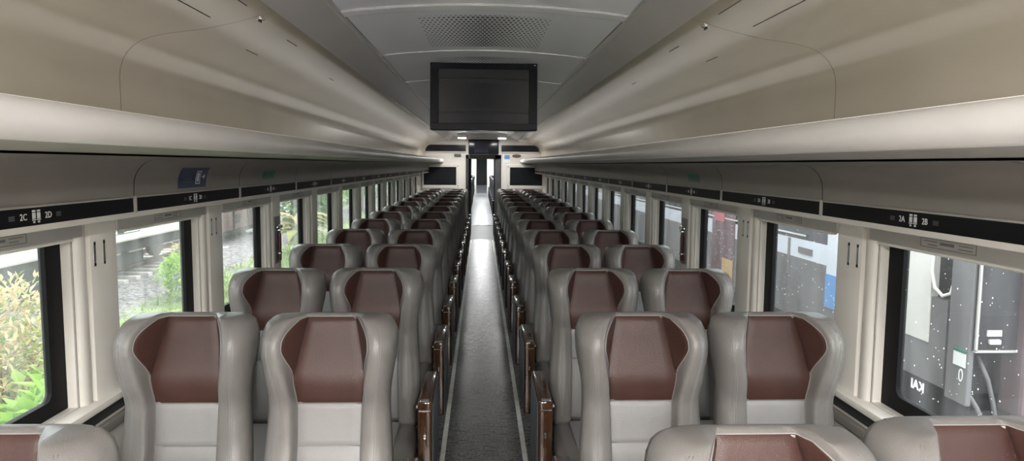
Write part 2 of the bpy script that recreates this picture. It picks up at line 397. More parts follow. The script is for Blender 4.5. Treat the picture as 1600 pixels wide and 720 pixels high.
nwin = 0
FIRSTSEEN = 3
for s in (-1, 1):
    for j, (a, b) in enumerate(wins):
        nwin += 1; k = j - FIRSTSEEN
        # the rubber seal is the window object, its glass and white frame hang from it
        wo = ringYZ(MB(), a - .002, b + .002, ZB, ZT + .02, .085, .055, .02, s * 1.376, s * 1.397).build('window_%d' % nwin, 'black', kind='structure')
        MB().box(*sorted((s * 1.390, s * 1.396)), a + .05, b - .05, ZB + .02, ZT + .01).build('glass_pane', 'glassL' if s < 0 else 'glassR', wo)
        ringYZ(MB(), a - .010, b + .008, ZB + .001, ZT + .03, .010, .003, .03, s * 1.345, s * 1.3755, .004).build('window_frame', 'cream', wo)
        if k >= -1:
            wo['label'] = 'black-sealed carriage window, %s on the %s' % (ORD[max(0, k)], SIDE[s])
        if -1 <= k:
            t = thing('roller_blind', 'grey roller blind cassette above the %s window on the %s' % (ORD[k] if k >= 0 else 'frontmost', SIDE[s]), 'blind', (s * 1.33, (a + b) / 2, 1.47), 'rolled-up window blinds')
            h = b - a
            p = MB(); p.box(-.018, .018, -h / 2 - .02, h / 2 + .02, -.045, .012, .006, 2); autosmooth(p.build('cassette', 'housing', t))
            MB().box(-.014, .014, -h / 2 + .03, h / 2 - .03, -.056, -.044, .004, 1).build('pull_bar', 'cream', t)
            lb = MB(); xs = -s * .0186
            def q(y0, y1, z0, z1, lb=lb, xs=xs): lb.box(xs - .0006, xs + .0006, y0, y1, z0, z1)
            q(-.12, .12, -.008, -.0065); q(-.12, .12, -.0335, -.032); q(-.12, -.1185, -.033, -.007); q(.1185, .12, -.033, -.007)
            q(-.03, .03, -.022, -.014); q(-.105, -.05, -.016, -.0135); q(.045, .105, -.016, -.0135); q(-.105, -.05, -.026, -.0235); q(.045, .085, -.026, -.0235)
            lb.build('instruction_label', 'label', t)
    # pillar covers between windows
    for j in range(len(wins) - 1):
        y1, y2 = wins[j][1] + .010, wins[j + 1][0] - .012
        n = 2 + (j + 1) + (0 if s < 0 else len(wins) - 1)
        # plan: dark slot, rounded guide column, flat panel
        pl = [(1.356, y1 + .003), (1.343, y1 + .005), (1.334, y1 + .013), (1.329, y1 + .026), (1.329, y1 + .046), (1.334, y1 + .059), (1.338, y1 + .063),
              (1.338, y1 + .067), (1.324, y1 + .069), (1.3225, y1 + .072), (1.3225, y2 - .004), (1.326, y2), (1.356, y2)]
        mb = MB(); bm = mb.bm
        lo = [bm.verts.new((s * x, y, ZB - .001)) for x, y in pl]; hi = [bm.verts.new((s * x, y, 1.49)) for x, y in pl]
        for i in range(len(pl) - 1): bm.faces.new((lo[i], lo[i + 1], hi[i + 1], hi[i]))
        bm.faces.new(lo); bm.faces.new(hi[::-1])
        po = autosmooth(mb.build('trim_%d' % (n + 1), 'cream', kind='structure'), 40)
        MB().box(*sorted((s * 1.347, s * 1.353)), y1 - .002, y1 + .004, ZB, 1.485).build('blind_groove', 'gap', po)
        if wins[j][1] < 5.3 - 1.0:
            for yy in (y1 + .090, y1 + .150):
                sl = MB(); xa = s * 1.322
                sl.box(xa - .0015, xa + .0015, yy - .008, yy + .008, 1.315, 1.40, .0012, 1); so = sl.build('hook_slot', 'brushed', po)
                MB().box(*sorted((xa - s * .002, xa)), yy - .006, yy + .006, 1.388, 1.398).build('slot_end', 'gap', so)
                MB().box(*sorted((xa - s * .002, xa)), yy - .006, yy + .006, 1.317, 1.327).build('slot_end', 'gap', so)

# mirror-reading logo sticker on the nearest right-hand pane
i0 = [o for o in bpy.data.objects if o.name.startswith('window_') and o.get('label', '').startswith('black-sealed carriage window, nearest on the blue')]
WR = sorted(i0, key=lambda o: -max(v.co.y for v in o.data.vertices))[0]
me = text_mesh('KAI', .042, .0004, bold=.0016)
for v in me.vertices: v.co = Vector((1.3895 - v.co.z, 2.15 + v.co.x * 1.05, .972 + v.co.y))
link('logo_sticker', me, 'film', WR)

# ceiling -------------------------------------------------------------------
def ceil_arc(x): return 2.296 + .038 * (1 - (x / .60) ** 2)
cuts = [-2.3, -1.2, .10, .20, 1.55, 1.65, 3.0, 3.1, 4.19, 5.52, 6.85, 8.18, 9.51, 10.84, 12.17, 13.5, 14.83, YEND]
co = None
cprof = [(.745, 2.223), (.750, 2.203), (.80, 2.192), (.88, 2.168), (1.0, 2.141), (1.10, 2.128), (1.15, 2.120), (1.19, 2.110), (1.222, 2.097), (1.248, 2.080), (1.270, 2.058), (1.286, 2.032), (1.296, 2.003), (1.30, 1.97), (1.30, 1.78)]
for s in (-1, 1):
    # lining with hairline joints every three windows
    ys = [YB, -.55, 2.60, 5.70, 8.8, 11.9, YEND]
    for a, b in zip(ys, ys[1:]):
        m = MB().prism_y([(s * x, z) for x, z in cprof], a + (.0015 if a > YB else 0), b - .0015)
        if co is None: co = m.build('ceiling', 'cove', kind='structure', smooth=True)
        else: m.build('cove_lining', 'cove', co, smooth=True)
    for y in ys[1:-1]:
        MB().prism_y([(s * (x + .002), z + .002) for x, z in cprof[1:]], y - .006, y + .006).build('joint_backing', 'gap', co)
    bp = [(s * .600, 2.300), (s * .606, 2.289), (s * .618, 2.286), (s * .735, 2.214), (s * .748, 2.205), (s * .756, 2.214), (s * .752, 2.23)]
    MB().prism_y(bp, YB, YEND).build('side_beam', 'beam', co, smooth=False)
    MB().prism_y([(s * .594, 2.299), (s * .597, 2.290), (s * .604, 2.290), (s * .606, 2.299)], YB, YEND).build('edge_strip', 'brushed', co)
    # access hatch outlines and small latches on the sloping lining
for i, (a, b) in enumerate(zip(cuts, cuts[1:])):
    yc = (a + b) / 2; n = 14
    rows = []
    for yy in (a + .005, b - .005):
        rows.append([(-.60 + 1.2 * k / n, yy - yc, ceil_arc(-.60 + 1.2 * k / n) - 2.3) for k in range(n + 1)])
    rows2 = [[(x, y, z + .008) for x, y, z in r] for r in rows]
    mb = MB(); mb.sheet(rows); mb.sheet([rows[0], rows2[0]]); mb.sheet([rows[1], rows2[1]])
    mb.build('ceiling_sheet', 'perf' if b - a > .6 else 'ceil', co, smooth=False, loc=(0, yc, 2.3 if b - a > .3 else 2.294))
MB().sheet([[(-.6 + 1.2 * k / 14, y, ceil_arc(-.6 + 1.2 * k / 14) + .012) for k in range(15)] for y in (YB, YEND)]).build('joint_backing', 'gap', co)
for s in (-1, 1):
    nx, nz = .27, .96
    def cz(x): return lerp([(p[0], p[1]) for p in cprof[1:]], x)
    for (xa, ya, xb, yb_) in ((.80, 1.75, .80, 2.45), (.93, 1.70, .93, 2.47), (.83, 3.05, .83, 3.2), (1.0, 3.05, 1.0, 3.2), (.90, 4.2, .90, 4.32)):
        MB().tube([(s * xa, ya, cz(xa) - .0005), (s * xb, yb_, cz(xb) - .0005)], .0016, 5).build('hatch_joint', 'gap', co)
    for y in (2.64,):
        t = thing('hatch_latch', 'small chrome hatch latch on the sloping ceiling, %s' % SIDE[s], 'latch', (s * .815, y, cz(.815)), 'ceiling hatch latches')
        m = MB(); m.tube([(0, 0, .002), (0, 0, -.004), (0, 0, -.006)], [.016, .016, .012], 14); m.build('rosette', 'steel', t, smooth=False)
        m = MB(); m.box(-.004, .004, -.018, .012, -.013, -.005, .003, 2); m.build('turn_key', 'darkmetal', t)
for y in cuts[1:-1]:
    MB().sheet([[(-.6 + 1.2 * k / 14, yy, ceil_arc(-.6 + 1.2 * k / 14) + dz) for k in range(15)] for yy, dz in ((y - .004, .004), (y - .004, -.004), (y + .010, -.004), (y + .010, .004))]).build('seam_strip', 'brushed', co)
# roof skin over everything
rf = [(1.45, 1.85), (1.42, 2.10), (1.30, 2.32), (1.05, 2.48), (.6, 2.58), (0, 2.61)]
MB().prism_y([(x, z) for x, z in rf] + [(-x, z) for x, z in rf[-2::-1]], -2.6, YEND + .1).build('roof', 'darkmetal', kind='structure', smooth=True)
# end wall behind the viewer
m = MB(); m.box(-1.45, -.38, -2.5, -2.3, -.1, 2.6); m.box(.38, 1.45, -2.5, -2.3, -.1, 2.6); m.box(-.38, .38, -2.5, -2.3, 1.95, 2.6); m.build('wall_front', 'wall', kind='structure')
d2 = MB().box(-.38, .38, -2.44, -2.38, 0, 1.95).build('door_2', 'door', kind='structure')  # unseen dark door, added to darken the middle of the television's reflection
MB().box(-.24, .24, -2.378, -2.372, .95, 1.75, .003, 1).build('door_pane', 'screen', d2)
MB().box(.27, .30, -2.378, -2.34, .9, 1.15, .006, 2).build('door_pull', 'steel', d2)

# luggage racks ---------------------------------------------------------------
def bulge(s):   # underside cove, (x,z) from soffit to label strip
    P = [(1.022, 1.686), (1.06, 1.684), (1.10, 1.678)]
    for k in range(1, 8):
        t = k / 7 * PI / 2; P.append((1.10 + .080 * math.sin(t), 1.588 + .090 * math.cos(t)))
    P.append((1.181, 1.556)); return [(s * x, z) for x, z in P]
PJ = [2.42 + PITCH * (j - 4) for j in range(0, 18)]
rack = {}
for s in (-1, 1):
    t = thing('luggage_rack', 'continuous overhead luggage rack with white rounded lip on the %s' % SIDE[s], 'luggage rack', (0, 0, 0), 'overhead luggage racks')
    rack[s] = t
    lip = [(.93, 1.792), (.885, 1.791), (.868, 1.786), (.855, 1.777), (.846, 1.765), (.841, 1.750), (.842, 1.736), (.848, 1.723), (.857, 1.714), (.868, 1.709), (.880, 1.708), (.885, 1.714), (.89, 1.735), (.93, 1.74)]
    o = MB().prism_y([(s * x, z) for x, z in lip], YB, YEND - .02, closed=True).build('front_lip', 'lip', t); autosmooth(o, 50)
    MB().prism_y([(s * .92, 1.789), (s * 1.30, 1.800), (s * 1.30, 1.785), (s * .92, 1.775)], YB, YEND - .02, closed=True).build('shelf', 'lip', t)
    MB().prism_y([(s * .872, 1.712), (s * .882, 1.706), (s * .93, 1.702), (s * 1.018, 1.692), (s * 1.018, 1.70), (s * .9, 1.72)], YB, YEND - .02, closed=True).build('underside', 'soffit', t, smooth=False)
    MB().prism_y([(s * 1.012, 1.70), (s * 1.03, 1.694), (s * 1.19, 1.69), (s * 1.192, 1.50), (s * 1.20, 1.50), (s * 1.2, 1.72), (s * 1.012, 1.72)], YB, YEND - .02, closed=True).build('back_frame', 'gap', t)
    for j, (a, b) in enumerate(zip(PJ, PJ[1:])):
        b = min(b, YEND - .02)
        if a > YEND - .2: break
        o = MB().prism_y(bulge(s), a + .003, b - .003).build('underside_panel', 'rackgrey', t, smooth=True)
        sp = MB(); sp.box(*sorted((s * 1.181, s * 1.186)), a + .006, b - .006, 1.502, 1.549); so = sp.build('label_strip', 'blackband', t)
        MB().box(*sorted((s * 1.176, s * 1.186)), a + .003, b - .003, 1.549, 1.5555, .002, 1).build('strip_trim', 'soffit', so)
        MB().box(*sorted((s * 1.174, s * 1.188)), a + .001, a + .0055, 1.50, 1.556).build('strip_end', 'soffit', so)
        row = j - 3 + 1
        if 1 <= row <= 15:
            yc = 1.895 + PITCH * (row - 2)
            letters = ('C', 'D') if s < 0 else ('A', 'B')
            # text reads left to right for someone facing the strip
            dirn = 1 if s < 0 else -1
            for txt, off in (('%d%s' % (row, letters[0]), -.052), ('%d%s' % (row, letters[1]), .052)):
                me = text_mesh(txt, .024)
                for v in me.vertices: v.co = Vector((s * (1.1808 - v.co.z), yc + dirn * (off + v.co.x), 1.5255 + v.co.y))
                link('seat_number', me, 'text', so)
            mb = MB()
            for dx in (-.010, .010):      # pair of little seats seen from above
                y = yc + dirn * dx
                def r(y0, y1, z0, z1): mb.box(*sorted((s * 1.1800, s * 1.1812)), y0, y1, z0, z1, .0004, 1)
                r(y - .0068, y + .0068, 1.5375, 1.5425); r(y - .0068, y + .0068, 1.520, 1.5355); r(y - .008, y + .008, 1.5155, 1.5185); r(y - .0042, y + .0042, 1.5085, 1.5135)
            mb.build('seat_pictogram', 'text', so)
            mb = MB()
            for dx in (-.098, .098):
                for z in (1.530, 1.5255, 1.521): mb.box(*sorted((s * 1.1803, s * 1.1813)), yc + dx - .011, yc + dx + .011, z - .0012, z + .0012)
            mb.build('arrow_mark', 'textdim', so)
    MB().prism_y([(s * 1.180, 1.502), (s * 1.182, 1.486), (s * 1.20, 1.482), (s * 1.353, 1.487), (s * 1.353, 1.492), (s * 1.19, 1.503)], YB, YEND - .02, closed=True).build('bottom_rail', 'cream', t)

def bulge_patch(name, label, s, y0, y1, f0, f1, m, cat='sticker', group=None):
    """vinyl sticker lying on the curved underside panel, f = arc fraction measured from the strip"""
    P = bulge(s)[::-1]; L = [0]
    for a, b in zip(P, P[1:]): L.append(L[-1] + math.hypot(b[0] - a[0], b[1] - a[1]))
    def at(d, lift):
        for i in range(len(P) - 1):
            if d <= L[i + 1] or i == len(P) - 2:
                t = (d - L[i]) / (L[i + 1] - L[i]); a, b = P[i], P[i + 1]
                tx, tz = b[0] - a[0], b[1] - a[1]; n = math.hypot(tx, tz); nx, nz = -tz / n, tx / n
                if nx * s > 0: nx, nz = -nx, -nz
                return a[0] + tx * t + nx * lift, a[1] + tz * t + nz * lift
    def sheet(ya, yb, da, db, lift):
        n = 8; rows = []
        for k in range(n + 1):
            x, z = at(da + (db - da) * k / n, lift); rows.append([(x, ya, z), (x, yb, z)])
        return rows
    mb = MB(); mb.sheet(sheet(y0, y1, f0, f1, .0012)); o = mb.build(name, m, smooth=True); tag(o, label, cat, group)
    return o, sheet
o, sh = bulge_patch('notice_sticker', 'dark blue notice sticker with phone pictogram and arrow on the overhead panel', -1, 2.76, 3.04, .012, .098, 'blue')
dir_ = 1
m = MB()
def R(y0, y1, d0, d1, m=m, sh=sh): m.sheet(sh(y0, y1, d0, d1, .002))
R(2.925, 2.972, .026, .030); R(2.925, 2.972, .078, .082); R(2.925, 2.931, .026, .082); R(2.966, 2.972, .026, .082); R(2.937, 2.960, .036, .072)
R(2.985, 3.02, .053, .059); R(3.005, 3.011, .044, .068); R(3.012, 3.017, .049, .063)
m.build('pictogram', 'text', o)
m = MB()
for k, (a, b) in enumerate(((2.80, 2.89), (2.815, 2.89), (2.79, 2.875), (2.80, 2.885))): m.sheet(sh(a, b, .034 + .013 * k, .039 + .013 * k, .002))
m.build('printed_lines', 'textdim', o)
for s in (-1, 1):
    o, sh = bulge_patch('exit_sticker', 'small green safety sticker on the overhead panel, %s' % SIDE[s], s, 3.80, 4.03, .026, .074, 'green', group='green overhead stickers')
    m = MB(); m.sheet(sh(3.82, 3.86, .036, .064, .002)); m.sheet(sh(3.875, 4.01, .040, .047, .002)); m.sheet(sh(3.875, 3.98, .053, .060, .002)); m.build('printed_lines', 'textdim', o)

# ------------------------------------------------------------------ seats
ZTOP = 1.165
cT = [(0, .080), (.10, .102), (.192, .122), (.29, .107), (.43, .104), (.75, .110)]
bT = [(0, .112), (.02, .128), (.05, .138), (.09, .142), (.14, .136), (.192, .127), (.29, .117), (.43, .114), (.75, .120)]
hT = [(0, .080), (.02, .108), (.05, .127), (.08, .130), (.13, .112), (.192, .080), (.26, .058), (.40, .050), (.75, .055)]
eT = [(0, 0), (.06, .003), (.14, .016), (.192, .026), (.23, .022), (.285, .004), (.42, .004), (.48, .012), (.6, .012), (.75, -.01)]
wT = [(0, .186), (.008, .200), (.022, .215), (.045, .225), (.07, .228), (.12, .226), (.18, .215), (.24, .205), (.30, .203), (.38, .208), (.48, .216), (.75, .226)]
TILT = .185
def smooth_lerp(T, x):
    if T is wT and x < .03: return lerp(T, x)
    return sum(lerp(T, min(.75, max(0, x + d))) for d in (-.015, -.0075, 0, .0075, .015)) / 5
def prof(tau):
    """front cross-section at tau below the top: list of (x, forward) for x>=0"""
    c, b, h, e, w = (smooth_lerp(T, tau) for T in (cT, bT, hT, eT, wT))
    R = .020; ins = 0
    if tau < R: ins = R - math.sqrt(max(0, R * R - (R - tau) ** 2))
    base = e + TILT * tau
    P = [(c * k / 4, base) for k in range(5)]
    P += [(c + (b - c) * k / 4, base + h * .86 * (k / 4) ** .9) for k in range(1, 5)]
    d = w - b
    P += [(b + d * .06, base + h * .95), (b + d * .16, base + h * 1.0), (b + d * .30, base + h * 1.02), (b + d * .46, base + h * 1.0), (b + d * .62, base + h * .93), (b + d * .77, base + h * .80), (b + d * .89, base + h * .60), (b + d * .97, base + h * .34), (w, base + h * .02)]
    Q = [(max(0, x - ins * .8 * (x / w)), f - ins) for x, f in P]
    back = base - .045 - .07 * min(1, tau / .3) + ins
    Bk = []
    for x, f in Q:
        u = x / w; Bk.append((x, back + (base - back) * .72 * (max(0, u - .6) / .4) ** 2))
    return Q, Bk
def zone(tau, a, zn, sgn, puff):
    c, b, h, e = (smooth_lerp(T, tau) for T in (cT, bT, hT, eT))
    R = .020; ins = R - math.sqrt(max(0, R * R - (R - tau) ** 2)) if tau < R else 0
    base = e + TILT * tau - ins
    if zn == 'c': return (a * c, -(base + puff), ZTOP - tau)
    x = c + (b - c) * a; f = base + h * .86 * a ** .9
    nx, nf = -h, (b - c) + .02; n = math.hypot(nx, nf)
    return (sgn * (x + nx / n * puff), -(f + nf / n * puff), ZTOP - tau)
def wing_reach(tau):
    if tau < .075: return max(.05, 1 - ((.075 - tau) / .075) ** 2.4 * .75)
    if tau > .09: return max(.04, 1 - ((tau - .09) / .101) ** 1.6 * .96)
    return 1.0
def patch(zn, t0, t1, sgn=1, puff=.005, na=12, nt=16):
    mb = MB(); rows = []
    for i in range(nt + 1):
        v = i / nt; tau = t0 + (t1 - t0) * v; row = []
        for k in range(na + 1):
            u = k / na; a = (2 * u - 1) if zn == 'c' else u
            d = min(1, min(u, 1 - u) / .09, min(v, 1 - v) / .07)
            p = .0004 + (puff - .0004) * math.sin(d * PI / 2)
            if zn == 'w': a *= wing_reach(tau)
            row.append(zone(tau, a, zn, sgn, p))
        rows.append(row)
    return mb.sheet(rows)
def shell():
    mb = MB(); bm = mb.bm
    taus = [0, .0015, .004, .008, .013, .020] + [.020 + .70 * i / 30 for i in range(1, 31)]
    loops = []
    for t in taus:
        F, B = prof(t); z = ZTOP - t
        front = [(-x, -f, z) for x, f in F[:0:-1]] + [(x, -f, z) for x, f in F]
        back = [(-x, -f, z) for x, f in B[:0:-1]] + [(x, -f, z) for x, f in B]
        loops.append(([bm.verts.new(p) for p in front], [bm.verts.new(p) for p in back]))
    n = len(loops[0][0])
    for (A, AB), (D, DB) in zip(loops, loops[1:]):
        for i in range(n - 1):
            bm.faces.new((A[i], A[i + 1], D[i + 1], D[i])); bm.faces.new((AB[i + 1], AB[i], DB[i], DB[i + 1]))
        bm.faces.new((A[0], D[0], DB[0], AB[0])); bm.faces.new((A[-1], AB[-1], DB[-1], D[-1]))
    for L, rev in ((loops[0], False), (loops[-1], True)):
        A, B = L
        for i in range(n - 1):
            f = (A[i], B[i], B[i + 1], A[i + 1]); bm.faces.new(f[::-1] if rev else f)
    return mb
def make_seat(hand):
    """hand: -1/+1 = side (in x) on which the aisle armrest stands, 0 = window seat"""
    t = thing('train_seat', 'x', 'seat', (0, 0, 0), 'train seats in rows')
    sh = shell().build('backrest', 'leather', t, smooth=True)
    hp = patch('c', .009, .288, puff=.006, nt=26).build('headrest_cushion', 'brown', t, smooth=True)
    for sg in (-1, 1):
        patch('w', .009, .190, sg, puff=.004).build('headrest_wing', 'brown', t, smooth=True)
    patch('c', .292, .424, puff=.005).build('back_panel', 'insert', t, smooth=True)
    patch('c', .428, .70, puff=.006).build('back_panel', 'insert', t, smooth=True)
    # piping round the brown headrest, dark seams beside its cushion, twin stitching on the bolsters
    pts = []
    for i in range(25):
        tau = .190 - .181 * i / 24; pts.append(zone(tau, wing_reach(tau), 'w', -1, .0005))
    top = [zone(.009, -1 + 2 * i / 8, 'c', 1, .0005) for i in range(9)]
    MB().tube(pts + top + [(-x, y, z) for x, y, z in pts[::-1]], .0016, 6).build('piping', 'insert', sh, smooth=True)
    for sg in (-1, 1):
        MB().tube([zone(.012 + .274 * i / 24, sg, 'c', 1, .0010) for i in range(25)], .0012, 5).build('seam', 'seamdark', hp, smooth=True)
        for q in (12, 13):
            pts = []
            for i in range(34):
                tau = .012 + .67 * i / 33; F, _ = prof(tau); x = F[12][0] + .006 * (q - 12); a, b = F[12], F[13]
                f = a[1] + (b[1] - a[1]) * (x - a[0]) / max(1e-6, b[0] - a[0]); pts.append((sg * x, -(f + .0002), ZTOP - tau))
            MB().tube(pts, .0009, 5).build('stitching', 'insert', sh, smooth=True)
    c = MB(); c.box(-.215, .215, -.63, -.15, .325, .455, .045, 4); cs = c.build('seat_cushion', 'leather', t); autosmooth(cs, 60)
    c = MB(); c.box(-.13, .13, -.605, -.17, .448, .464, .012, 3); autosmooth(c.build('cushion_insert', 'insert', cs), 60)
    p = MB(); p.box(-.17, .17, -.50, -.10, .27, .33, .01, 2); p.box(-.10, .10, -.38, -.16, .03, .28, .01, 2); p.box(-.16, .16, -.46, -.08, 0, .035, .008, 2); p.build('pedestal', 'darkmetal', t)
    if hand:
        def sx(a, b): return sorted((hand * a, hand * b))
        a = MB(); a.box(*sx(.232, .296), -.405, .055, .20, .64, .012, 3); ar = a.build('armrest', 'wood', t); autosmooth(ar, 40)
        m = MB(); m.box(*sx(.2945, .2985), -.375, .05, .215, .618, .003, 1); m.build('side_panel', 'slate', ar)
        m = MB(); m.box(*sx(.243, .285), -.408, -.380, .636, .6435, .003, 1); m.build('top_catch', 'steel', ar)
        m = MB(); m.box(*sx(.238, .290), -.4085, -.4045, .592, .600, .002, 1); m.build('pull_lip', 'steel', ar)
        for z in (.487, .475):
            m = MB(); m.tube([(hand * .264, -.404, z), (hand * .264, -.4085, z)], .0055, 10); m.build('screw', 'steel', ar)
        m = MB(); m.tube([(hand * .233, -.36, .60), (hand * .222, -.36, .60)], [.008, .010], 12); m.build('recline_button', 'steel', ar)
    return t

def dup(root):
    r = root.copy(); C.objects.link(r)
    for ch in list(root.children):
        c = ch.copy(); C.objects.link(c); c.parent = r
        for g in ch.children:
            d = g.copy(); C.objects.link(d); d.parent = c
    return r
protos = {h: make_seat(h) for h in (-1, 0, 1)}
used = set()
rows = [1.335 + PITCH * k for k in range(14)]
def place(h, x, y, label, rz=0, z=0, sc=1.0):
    t = protos[h]
    if h in used: t = dup(t)
    used.add(h)
    t.scale = (.975, 1, sc)
    t.location = (x, y, z); t.rotation_euler = (0, 0, rz); t['label'] = label
    return t
for k, y in enumerate(rows):
    for s in (-1, 1):
        nm = ORD[k] + (' row')
        if not (k == 0 and s < 0):
            place(-s, (.530 if s > 0 else -.515), y + random.uniform(-.008, .008), 'grey leather aisle seat with brown headrest, %s from near end, %s' % (nm, SIDE[s]), sc=.989 if k == 0 else 1.0)
        wx = (.990 if s > 0 else -.980) if not (k == 0 and s < 0) else -.940
        place(0, wx, y + (.03 if k == 0 else 0) + random.uniform(-.008, .008), 'grey leather window seat with brown headrest, %s from near end, %s' % (nm, SIDE[s]), sc=.989 if k == 0 else 1.0)

# ------------------------------------------------------------------ television under the ceiling
t = thing('ceiling_television', 'black flat television hanging from the ceiling above the aisle', 'television', (0, 4.6, 2.105))
t.rotation_euler = (math.radians(-4), 0, 0)
m = MB(); m.box(-.345, .345, 0, .05, -.215, .215, .008, 2); autosmooth(m.build('casing', 'bezel', t))
m = MB(); bm = m.bm
for (a, b, c, d) in ((-.345, .345, .175, .215), (-.345, .345, -.215, -.170), (-.345, -.290, -.171, .176), (.290, .345, -.171, .176)): m.box(a, b, -.006, .004, c, d, .003, 1)
m.build('front_bezel', 'bezel', t)
MB().box(-.292, .292, -.001, .002, -.172, .177).build('screen', 'screen', t)
m = MB(); m.box(-.10, .10, .05, .10, -.05, .10, .006, 1); m.box(-.03, .03, .06, .09, .05, .215, .004, 1); m.build('mounting_bracket', 'darkmetal', t)
m = MB(); m.tube([(.328, -.005, .203), (.328, -.0075, .203)], .004, 8); m.build('indicator_lamp', 'text', t)

# ------------------------------------------------------------------ lamps
def ceiling_lamp(x, y, z, label, power, sx=.16, sy=.30):
    t = thing('ceiling_light', label, 'light', (x, y, z), 'lit ceiling lamps')
    m = MB(); m.box(-sx / 2 - .015, sx / 2 + .015, -sy / 2 - .015, sy / 2 + .015, .0, .075, .006, 2); m.build('lamp_housing', 'brushed', t)
    m = MB(); m.box(-sx / 2, sx / 2, -sy / 2, sy / 2, -.014, .002, .006, 2); m.build('diffuser', 'lamp', t)
    ld = bpy.data.lights.new('lamp_glow', 'AREA'); ld.shape = 'RECTANGLE'; ld.size = sx; ld.size_y = sy; ld.energy = power; ld.color = (1, .975, .94)
    l = bpy.data.objects.new('lamp_glow', ld); C.objects.link(l); l.parent = t; l.location = (0, 0, -.02)
    return t
FILL_GLOW = emit('added_fill_glow', (1, .97, .93), .36)  # weak emission of the unseen fill panels added on the racks
LP_END, LP_NEAR = 10, 72
for s in (-1, 1):
    ceiling_lamp(s * .42, 14.9, 2.225, 'small lit ceiling lamp by the far bulkhead, %s' % SIDE[s], LP_END)
    ceiling_lamp(s * .42, -.75, 2.225, 'lit ceiling lamp above the near end of the aisle, %s' % SIDE[s], LP_NEAR, .2, .5)
    ceiling_lamp(s * .42, -1.75, 2.225, 'lit ceiling lamp by the near end wall, %s' % SIDE[s], LP_NEAR, .2, .5)

# glowing panels added out of sight behind the lips to brighten the ceiling
for s in (-1, 1):
    t = thing('added_cove_glow', 'unseen flat glowing panel added for fill light on top of the luggage rack, %s' % SIDE[s], 'light', (s * 1.14, 6.7, 1.803), 'added fill light panels')
    MB().box(-.13, .13, -8.9, 8.9, -.006, .003, .002, 1).build('fill_panel_base', 'brushed', t)
    MB().box(-.12, .12, -8.88, 8.88, .0025, .008, .002, 1).build('diffuser', FILL_GLOW, t)
# ------------------------------------------------------------------ far bulkhead
DX0, DX1, DZ = -.36, .43, 1.885
w = MB()
w.box(-1.45, DX0, YEND, YEND + .10, 0, 1.945); w.box(DX1, 1.45, YEND, YEND + .10, 0, 1.945); w.box(DX0, DX1, YEND, YEND + .10, DZ, 1.945); w.box(-1.45, 1.45, YEND, YEND + .10, 1.945, 2.6)
wb = w.build('wall_back', 'bulk', kind='structure')
# smoked transom, round shouldered
for s, (xa, xb) in ((-1, (-1.25, -.36)), (1, (.43, 1.27))):
    P = []
    xi, xo = (xb, xa) if s < 0 else (xa, xb)
    P = [(xi, 1.955), (xi, 2.10)]
    for k in range(7):
        tt = k / 6 * PI / 2; P.append((xo - s * .13 + s * .13 * math.sin(tt), 1.97 + .13 * math.cos(tt)))
    P.append((xo, 1.955))
    MB().prism_y(P, YEND - .03, YEND, closed=True).build('transom_panel', 'transom', wb)
    MB().box(*sorted((xi, xo)), YEND - .045, YEND, 1.935, 1.955, .004, 1).build('transom_ledge', 'cream', wb)
for x in (DX0 - .008, DX1 + .008):
    MB().box(x - .008, x + .008, YEND - .02, YEND + .02, 0, 1.94).build('corner_strip', 'cream', wb)
MB().box(-1.3, DX0 - .02, YEND - .09, YEND, 1.04, 1.085, .01, 2).build('lower_ledge', 'cream', wb)
MB().box(DX1 + .02, 1.3, YEND - .09, YEND, 1.04, 1.085, .01, 2).build('lower_ledge', 'cream', wb)
for s, xc in ((-1, -.93), (1, .985)):
    t = thing('wall_monitor', 'dark monitor in a white frame on the far bulkhead, %s' % SIDE[s], 'monitor', (xc, YEND, 1.41), 'bulkhead monitors')
    m = MB()
    for (a, b, c, d) in ((-.40, .44, .20, .27), (-.40, .44, -.27, -.20), (-.40, -.36, -.20, .20), (.36, .44, -.20, .20)):
        if s > 0: a, b = -b, -a
        m.box(a, b, -.05, 0, c, d, .006, 1)
    m.build('monitor_frame', 'bulk', t)
    MB().box(-.362, .362, -.040, -.002, -.203, .203).build('screen', 'transom', t)
    for z in (-.22, .22):
        MB().tube([(-s * .40, -.052, z), (-s * .40, -.049, z)], .010, 8).build('fixing_screw', 'gap', t)
t = thing('header_box', 'glossy black header box above the far doorway', 'header box', (.035, YEND, 1.90))
m = MB(); m.box(-.33, .33, -.28, -.004, .0, .315, .012, 2); autosmooth(m.build('casing', 'transom', t))
MB().box(-.20, .10, -.284, -.278, .03, .29, .003, 1).build('front_glass', 'screen', t)
m = MB(); m.box(-.075, .075, -.03, 0, -.03, .03, .006, 1)
t = thing('bulkhead_sign', 'small dark sign high on the far bulkhead, greenery side', 'sign', (-.54, YEND, 1.87)); m.build('sign_plate', 'darkmetal', t)
MB().box(-.05, .05, -.032, -.029, -.008, .008).build('sign_text', 'textdim', t)
t = thing('extinguisher_sign', 'white and blue notice on the bulkhead beside the doorway', 'sign', (.53, YEND, 1.80))
MB().box(-.07, .09, -.012, 0, -.09, .09, .003, 1).build('sign_plate', 'white', t)
MB().box(-.03, .085, -.014, -.011, -.005, .085).build('printed_block', 'coachblue', t)
t = thing('oval_sign', 'small oval red-brown plaque high on the bulkhead', 'sign', (.77, YEND, 1.865))
m = MB(); P = [(.10 * math.cos(a * PI / 10) * (1 if abs(math.cos(a * PI / 10)) < .6 else 1), .038 * math.sin(a * PI / 10)) for a in range(20)]
m.prism_y(P, -.012, 0, closed=True); m.build('plaque', 'brownpaint', t)
MB().box(-.05, .05, -.014, -.011, -.010, .010).build('plaque_text', 'textdim', t)

